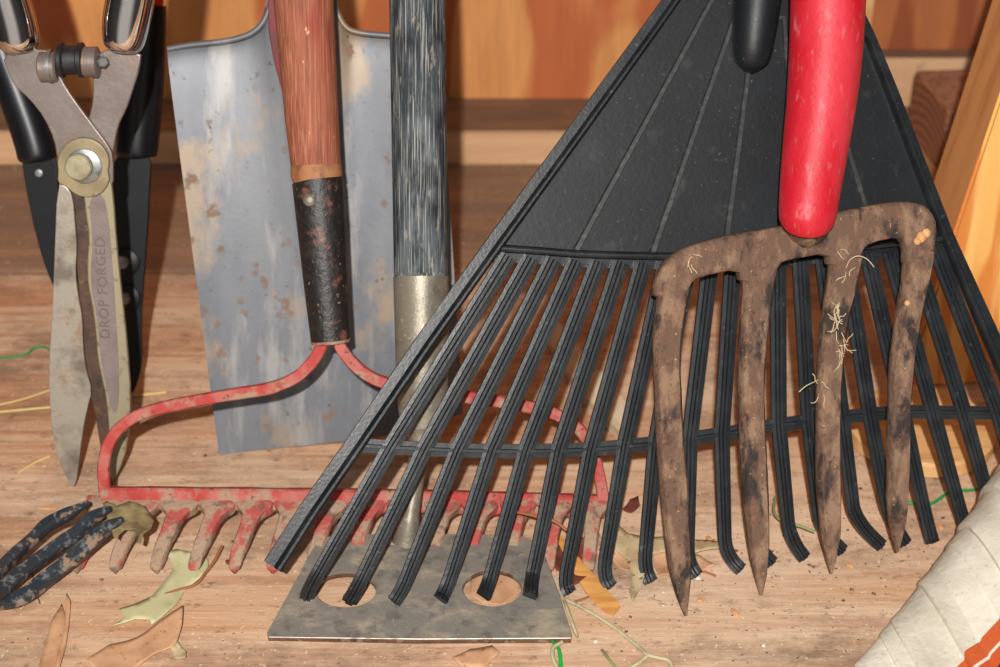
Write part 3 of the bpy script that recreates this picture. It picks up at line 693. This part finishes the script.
link('grip', lgrip([(136, 157, 34), (136, 154, 40), (137, 145, 42), (140, 110, 43), (144, 70, 41), (147, 30, 38), (149.5, 4, 33)]), M['lopper_grip'], rt)
link('handle', lgrip([(149.3, 6, 27), (151, -20, 29), (156, -80, 30), (160, -150, 30)]), M['bright_red'], rt)['label'] = 'bright red handle tube above the black grip'
link('handle', lgrip([(-40, -68, 30), (-60, -130, 30)]), M['bright_red'], rt)

# ------------------------------------------------------------------ hand cultivator at the lower left
rt = root('hand_cultivator', onz(0, 600), 'muddy black three pronged hand cultivator lying at the left edge', 'cultivator')
prA = [(-40, 640, .03), (-12, 606, .016), (6, 601, .010), (24, 596, .0085), (48, 578, .010), (80, 552, .022), (104, 530, .036), (122, 519, .044)]
prB = [(-40, 634, .036), (-16, 602, .026), (2, 590, .020), (22, 572, .020), (48, 553, .022), (74, 535, .030), (94, 517, .040), (110, 508, .048)]
prC = [(-42, 626, .040), (-18, 588, .034), (0, 570, .028), (16, 554, .026), (34, 538, .026), (48, 524, .034), (68, 514, .042), (88, 502, .050)]
for pr, wb in ((prA, .0112), (prB, .0100), (prC, .0092)):
    n = len(pr); path = []
    for k, (x, y, z) in enumerate(pr):
        w = wb * (1 if k < n - 2 else (.8 if k == n - 2 else .35))
        path.append((onz(x, y, z), w, .0085 if k < n - 1 else .003))
    link('prong', sweep(smooth_path(path, 5), FLAT, Vector((.2, -.3, 1)), .12), M['cult_steel'], rt, 45)
h0 = onz(-40, 633, .036)
link('ferrule', tube([(h0, .020), (h0 + Vector((-.04, -.035, .004)), .024)], 0, ROUND24), M['cult_steel'], rt)
link('handle', tube([(h0 + Vector((-.035, -.03, .003)), .024), (h0 + Vector((-.10, -.09, .004)), .032), (h0 + Vector((-.15, -.135, .0)), .03)], 0, ROUND24), M['rake_wood'], rt)

# ------------------------------------------------------------------ sack at the lower right
SHEAR = 1.0
def sack():
    Q0 = onz(850, 672); d = Vector((.63, .776, 0)).normalized(); e = Vector((-d.y, d.x, 0))
    NS, NP = 520, 64; vs = []; uv = []
    rnd = random.Random(3)
    pls = []; s = -.10
    while s < 1.0:
        pls.append(s); s += rnd.uniform(.012, .026)
    def pleat(s, ph):  # overlapping folds that run obliquely over the sack
        s2 = s
        i = max([k for k, v in enumerate(pls) if v <= s2] or [0]); a = pls[i]; b = pls[min(i + 1, len(pls) - 1)]
        t = (s2 - a) / max(b - a, 1e-5)
        return (.0028 + .0022 * math.sin(i * 2.4)) * (1 - t) ** .7 * min(1, ph / .4) * (min(1, t * 12))
    for j in range(NS + 1):
        u_ = -.06 + .80 * j / NS
        for k in range(NP + 1):
            ph = math.pi * k / NP; cs = math.cos(ph); sn = math.sin(ph)
            s = u_ - SHEAR * .125 * (1 - cs) - .004 * math.sin(ph * 3)
            g = min(1, max(0, (s + .06) / .07)); g = math.sqrt(1 - (1 - g) ** 2)
            a = (.125 + .03 * max(0, s)) * (0.05 + .95 * g)
            sp_ = max(0, s); h = (.014 + .10 * sp_ + 1.9 * min(sp_, .2) ** 2) * (0.1 + .9 * g)
            w = .125; off = pleat(u_, ph)
            p = Q0 - e * w + d * s + e * (a * cs) + Vector((0, 0, h * sn ** .8))
            p += (e * cs + Vector((0, 0, sn))) * (off * g + .004 * mnoise.noise(Vector((s * 16, ph * 2.5, 1))) * sn)
            if p.z < 0: p.z = 0
            vs.append(p); uv.append((s, a * (1 - cs) - .12 * s))
    W = NP + 1; fs = []
    for j in range(NS):
        for k in range(NP):
            q = j * W + k; fs.append((q, q + 1, q + 1 + W, q + W))
    me = bpy.data.meshes.new('m'); me.from_pydata([tuple(v) for v in vs], [], fs)
    # smooth the arc so that the printed band stays regular
    lay = me.uv_layers.new(name='UVMap')
    for p in me.polygons:
        for li in p.loop_indices:
            vi = me.loops[li].vertex_index
            lay.data[li].uv = uv[vi]
    me.update(); return me
so = link('woven_sack', sack(), M['bag'], None, 60)
tag(so, 'cream woven sack with pleated folds and an orange printed stripe', 'sack')

# ------------------------------------------------------------------ leaves, stems and litter (each its own thing)
def leaf(name, pts, z, mat, label, cat, curl=.004, seed=0, thick=.00025, vein=True, group=None, tilt=0.0, ch=0):
    """outline in photo pixels laid on the floor, filled with a fine grid so that the leaf can curl"""
    pts = chaikin(pts, ch)
    w = [onz(x, y, z) for x, y in pts]
    bm = bmesh.new(); vv = [bm.verts.new(p) for p in w]
    f = bm.faces.new(vv)
    bmesh.ops.triangulate(bm, faces=[f])
    for _ in range(3): 
        es = [e for e in bm.edges if e.calc_length() > .006]
        if not es: break
        bmesh.ops.subdivide_edges(bm, edges=es, cuts=1); bmesh.ops.triangulate(bm, faces=bm.faces[:])
    c = sum(w, Vector()) / len(w); R0 = max((p - c).length for p in w)
    for v in bm.verts:
        q = v.co - c; r = q.length / R0
        v.co.z += curl * (r * r * .9 + .8 * mnoise.noise(Vector((v.co.x * 35 + seed, v.co.y * 35, seed))) + .35) + tilt * (q.x)
        v.co.z = max(v.co.z, .0008)
    bmesh.ops.recalc_face_normals(bm, faces=bm.faces)
    me = bpy.data.meshes.new('m'); bm.to_mesh(me); bm.free()
    o = link(name, me, mat, None, 60); md = o.modifiers.new('s', 'SOLIDIFY'); md.thickness = thick; md.offset = 1
    return tag(o, label, cat, group)
leaf('dry_leaf', [(112, 630), (124, 622), (120, 611), (136, 606), (152, 598), (165, 583), (174, 570), (170, 562), (164, 556), (178, 553), (196, 555), (208, 562), (209, 574), (198, 582), (186, 590), (176, 606), (162, 620), (152, 627), (150, 622), (136, 622), (126, 626)], .001, M['leaf_green'], 'pale green lobed leaf under the left teeth of the red rake', 'leaf', .003, 1)
leaf('dry_leaf', [(54, 680), (58, 655), (64, 632), (67, 598), (71, 605), (69, 630), (66, 648), (60, 672)], .001, M['leaf_tan'], 'narrow tan leaf edge at the bottom left of the floor', 'leaf', .004, 2)
leaf('dry_leaf', [(36, 680), (44, 650), (52, 622), (62, 606), (66, 618), (66, 640), (58, 664), (50, 682)], .0008, M['leaf_tan'], 'broad tan leaf at the bottom left beside the cultivator', 'leaf', .003, 3)
leaf('dry_leaf', [(88, 668), (110, 648), (138, 636), (162, 624), (184, 614), (183, 630), (178, 645), (172, 652), (156, 656), (136, 668), (120, 678), (98, 680)], .001, M['leaf_tan'], 'broken brown leaf with pointed tip below the pale green leaf', 'leaf', .005, 4)
leaf('dry_leaf', [(170, 650), (178, 646), (187, 654), (186, 663), (176, 662)], .001, M['leaf_cream'], 'small pinkish leaf scrap beside the broken brown leaf', 'leaf', .004, 5)
leaf('dry_leaf', [(590, 520), (604, 513), (618, 528), (628, 536), (648, 538), (672, 540), (706, 545), (720, 548), (718, 556), (694, 560), (672, 554), (650, 556), (640, 560), (646, 572), (642, 588), (636, 600), (632, 610), (629, 596), (632, 580), (626, 562), (614, 550), (604, 548), (598, 536)], .005, M['leaf_cream'], 'pale cream lobed leaf beneath the middle tines of the leaf rake', 'leaf', .006, 6)
leaf('dry_leaf', [(652, 556), (672, 552), (700, 560), (716, 572), (700, 576), (676, 578), (660, 582), (655, 570)], .001, M['leaf_tan'], 'orange tan leaf just left of the first fork tine tip', 'leaf', .006, 7)
leaf('dry_leaf', [(612, 548), (624, 552), (636, 562), (642, 572), (634, 576), (620, 572), (612, 562)], .001, M['leaf_tan'], 'small curled brown leaf under the cream lobed leaf', 'leaf', .006, 8)
leaf('dry_leaf', [(549, 560), (560, 548), (580, 546), (594, 552), (596, 566), (588, 580), (578, 592), (566, 596), (570, 580), (556, 576)], .001, M['leaf_red'], 'dark red brown leaf beside the right corner of the hoe blade', 'leaf', .008, 9)
leaf('dry_leaf', [(622, 512), (630, 502), (638, 500), (640, 508), (630, 518)], .001, M['leaf_red'], 'small red brown leaf scrap behind the cream leaf', 'leaf', .004, 10)
leaf('dry_leaf', [(470, 582), (480, 572), (505, 571), (520, 580), (520, 594), (505, 606), (484, 606), (470, 596)], .0008, M['leaf_tan'], 'tan leaf seen through the right hole of the hoe blade', 'leaf', .001, 11)
leaf('dry_leaf', [(452, 660), (470, 650), (492, 648), (500, 655), (484, 668), (462, 668)], .001, M['leaf_tan'], 'brown leaf in front of the hoe blade', 'leaf', .002, 12)
# olive leaf hooked on the rake teeth
ol = leaf('dry_leaf', [(104, 512), (108, 510), (118, 513), (131, 509), (145, 511), (150, 516), (154, 522), (151, 532), (144, 537), (143, 544), (141, 550), (137, 547), (138, 539), (134, 533), (126, 533), (120, 539), (118, 545), (114, 541), (112, 533), (108, 524)], .034, M['leaf_olive'], 'olive shrivelled leaf hooked over the left teeth of the red rake', 'leaf', .006, 13)
# bark sliver
def strip(name, pts, mat, label, cat, group=None, thick=.001):
    path = [(onz(x, y, z), w * mpp(onz(x, y, z)), thick) for x, y, z, w in pts]
    return tag(link(name, sweep(smooth_path(path, 4), BOX, Vector((0, 0, 1)), .1), mat, None, 50), label, cat, group)
strip('bark_sliver', [(551, 524, .010, 5), (563, 545, .009, 8), (577, 565, .007, 15), (594, 588, .004, 20), (610, 606, .003, 20), (617, 611, .002, 14)], M['bark'], 'amber wood sliver lying at the corner of the hoe blade', 'wood sliver', thick=.0015)
def thin(name, pts, dia, mat, label, cat, group=None):
    path = [onz(x, y, z) for x, y, z in pts]
    return tag(link(name, tube(path, dia, ROUND[::2], sm=5), mat, None, 80), label, cat, group)
thin('plant_stem', [(563, 598, .006), (590, 612, .006), (615, 628, .005), (640, 648, .004), (648, 655, .004), (668, 660, .003), (672, 668, .002)], .0026, M['stem_olive'], 'long pale dry stem running down from the hoe corner', 'stem')
thin('plant_stem', [(560, 592, .01), (568, 610, .012), (572, 624, .01), (577, 636, .006), (574, 628, .012), (566, 606, .014)], .0024, M['stem_olive'], 'folded dry stem hanging over the right edge of the hoe blade', 'stem')
thin('plant_stem', [(648, 655, .004), (640, 662, .003), (630, 668, .002)], .0026, M['stem_olive'], 'short forked stem piece at the bottom below the fork', 'stem')
thin('plastic_tie', [(553, 642, .003), (559, 650, .006), (561, 668, .003)], .0026, M['string_light'], 'bright green plastic tie below the hoe blade', 'tie')
thin('plant_stem', [(562, 642, .006), (553, 648, .007), (553, 658, .006), (558, 669, .004)], .0028, M['stem_olive'], 'pale stem twisted beside the bright green tie', 'stem')
thin('grass_blade', [(602, 650, .001), (608, 658, .004), (616, 668, .003)], .002, M['grass_green'], 'faded grass blade at the bottom edge near the forked stem', 'grass blade')
thin('green_string', [(-20, 358, .001), (6, 357.5, .0015), (26, 354, .002), (34, 348, .003), (44, 347, .003), (54, 352, .002)], .0019, M['string_green'], 'green string on the floor left of the shears', 'string')
thin('green_string', [(882, 498, .002), (905, 502, .002), (930, 504, .003), (950, 492, .004), (972, 490, .004), (992, 486, .003)], .0024, M['string_green'], 'green string on the floor near the sack', 'string')
thin('straw', [(-12, 407, .002), (20, 400, .002), (50, 390, .002)], .0018, M['straw'], 'upper straw stalk on the floor behind the shears blade', 'straw')
thin('straw', [(-12, 413, .001), (20, 410, .0012), (52, 407, .001)], .0022, M['straw'], 'lower straw stalk on the floor left of the shears blade', 'straw')
thin('straw', [(126, 396, .001), (150, 394, .0015), (166, 392, .001)], .0024, M['straw'], 'short straw stalk right of the shears blade', 'straw')
thin('straw', [(18, 473, .001), (34, 463, .001), (50, 456, .001)], .0018, M['straw'], 'faint straw left of the shears tip', 'straw')
thin('twig', [(160, 596, .001), (178, 590, .002), (196, 584, .003), (206, 572, .004), (215, 560, .006), (222, 546, .008)], .0022, M['twig'], 'thin curled brown twig beside the pale green leaf', 'twig')
thin('twig', [(574, 602, .001), (590, 596, .001), (606, 584, .001), (612, 578, .001)], .0018, M['twig'], 'reddish twig right of the dark red leaf', 'twig')
thin('twig', [(690, 570, .002), (705, 572, .002), (716, 576, .001)], .0018, M['twig'], 'reddish twig crossing right of the fork tine tip', 'twig')
thin('twig', [(516, 512, .045), (540, 517, .048), (556, 522, .045), (566, 530, .04)], .0022, M['twig'], 'twig lying across the red rake teeth', 'twig')
thin('grass_blade', [(776, 496, .014), (774, 512, .016), (784, 522, .017), (800, 526, .016), (815, 532, .013)], .0022, M['grass_green'], 'twisted faded grass caught on a leaf rake tine between two fork tines', 'grass blade')
thin('twig', [(32, 572, .0008), (36, 590, .0008), (40, 604, .0008)], .0008, M['crumb'], 'fine dark fibre below the cultivator', 'fibre')
for i, (x, y, an, L, lab) in enumerate(((735, 612, 60, 12, 'thin wood chip below the second fork tine'), (709, 539, 70, 9, 'small chip between the first two fork tines'),
    (925, 515, 10, 14, 'wood chip near the tip of a right leaf rake tine'), (940, 527, 60, 9, 'chunky chip beside the sack'), (700, 600, 30, 6, 'tiny chip right of the first fork tip'),
    (850, 565, 40, 8, 'brown chip right of the third fork tip'), (48, 508, 0, 18, 'orange wood splinter above the cultivator'), (228, 562, 70, 6, 'small red fleck by the twig'))):
    p = onz(x, y, .0012); a = R(an); v = Vector((math.cos(a), -math.sin(a), 0)) * L * .5 * mpp(p)
    tag(link('wood_chip', sweep([(p - v, .0018, .0012), (p - v * .5, .0034, .002), (p + v * .6, .003, .002), (p + v, .001, .001)], BOX, Vector((0, 0, 1))), M['chip'] if i != 7 else M['leaf_red'], None, 30), lab, 'wood chip')
# pale splintered slats lying on the floor behind the leaf rake
def flat(name, quad, z, t, mat, label, cat):
    w = [onz(x, y, z) for x, y in quad]
    me = hexa([v.copy() for v in w] + [v + Vector((0, 0, t)) for v in w]); return tag(link(name, me, mat, None, 30), label, cat)
M['pale_slat'] = pm('pale bare wood', (222, 206, 176), [((186, 160, 124), (60, 20, 60), .45, .7, 5, .8)], .7)
flat('wooden_batten', [(541, 336), (556, 326), (596, 376), (576, 392)], .0005, .008, M['pale_slat'], 'shorter pale wooden slat on the floor seen through the leaf rake', 'wood slat')
flat('wooden_batten', [(576, 396), (598, 378), (636, 424), (618, 440)], .0005, .009, M['pale_slat'], 'longer pale wooden slat behind the leaf rake nearest the crossbar', 'wood slat')
# scattered crumbs: uncountable
def crumbs(n, seed, size):
    rnd = random.Random(seed); vs, fs = [], []
    for _ in range(n):
        while True:
            q = rnd.random()
            if q < .35: x, y = rnd.gauss(.30, .12), rnd.gauss(.96, .06)
            elif q < .6: x, y = rnd.gauss(.10, .18), rnd.gauss(.90, .05)
            else: x, y = rnd.uniform(-.5, .6), rnd.uniform(.78, 1.58)
            if .76 < y < 1.585 and (x - .232) * .776 - (y - .818) * .63 < -.006 and not (-.165 < x < .06 and .83 < y < .95): break
        r = size * rnd.uniform(.4, 1.5) * (.9 if rnd.random() < .9 else 1.9); b = len(vs)
        a0 = rnd.uniform(0, 6)
        for k in range(4):
            a = a0 + k * math.tau / 4; rr = r * rnd.uniform(.6, 1.3)
            vs.append((x + math.cos(a) * rr, y + math.sin(a) * rr, 0.0001))
        vs.append((x, y, r * rnd.uniform(.5, 1)))
        for k in range(4): fs.append((b + k, b + (k + 1) % 4, b + 4))
        fs.append((b, b + 3, b + 2, b + 1))
    return mesh(vs, fs)
o = link('soil_crumbs', crumbs(750, 5, .0008), M['crumb'], None, 20); tag(o, 'dark soil crumbs scattered over the plywood floor', 'soil crumbs', None, 'stuff')
o = link('white_crumbs', crumbs(60, 8, .0009), M['white_crumb'], None, 20); tag(o, 'scattered whitish grit on the plywood floor', 'grit', None, 'stuff')

# tidy helper property
for o in bpy.data.objects:
    if '_org' in o: del o['_org']

# ------------------------------------------------------------------ light, world, camera
def light(name, kind, loc, energy, color, **kw):
    l = bpy.data.lights.new(name, kind); l.energy = energy; l.color = color
    for k, v in kw.items(): setattr(l, k, v)
    o = bpy.data.objects.new(name, l); COL.objects.link(o); o.location = loc; return o
light('camera_flash', 'POINT', (-.035, -.30, H + .29), 138, (1, .97, .93), shadow_soft_size=.012)
W = bpy.data.worlds.new('World'); S.world = W; W.use_nodes = True
nt = W.node_tree; bg = nt.nodes['Background']
tc = nt.nodes.new('ShaderNodeTexCoord'); sp = nt.nodes.new('ShaderNodeSeparateXYZ'); nt.links.new(tc.outputs['Generated'], sp.inputs[0])
mr = nt.nodes.new('ShaderNodeMapRange'); mr.inputs['From Min'].default_value = .1; mr.inputs['From Max'].default_value = -.9
mr.inputs['To Min'].default_value = .12; mr.inputs['To Max'].default_value = 1.0
nt.links.new(sp.outputs['Y'], mr.inputs['Value'])
bg.inputs['Color'].default_value = (1, .95, .9, 1)
dx = nt.nodes.new('ShaderNodeMapRange'); dx.interpolation_type = 'SMOOTHSTEP'
dx.inputs['From Min'].default_value = .62; dx.inputs['From Max'].default_value = .25; dx.inputs['To Min'].default_value = .12; dx.inputs['To Max'].default_value = 1
nt.links.new(mathn(nt, 'ABSOLUTE', sp.outputs['X']), dx.inputs['Value'])
nt.links.new(mathn(nt, 'MULTIPLY', mathn(nt, 'MULTIPLY', mr.outputs[0], dx.outputs[0]), .55), bg.inputs['Strength'])
cd = bpy.data.cameras.new('camera'); cam = bpy.data.objects.new('camera', cd); COL.objects.link(cam)
cam.location = CAM; cam.rotation_euler = (math.pi / 2 - PITCH, 0, 0)
cd.sensor_width = 36; cd.sensor_fit = 'HORIZONTAL'; cd.lens = 36 * FPX / 1000; cd.clip_start = .05
cd.dof.use_dof = True; cd.dof.focus_distance = 1.12; cd.dof.aperture_fstop = 7
S.camera = cam
S.view_settings.view_transform = 'Standard'; S.view_settings.look = 'None'; S.view_settings.gamma = 1
S.view_settings.use_curve_mapping = False; S.view_settings.exposure = 0.0
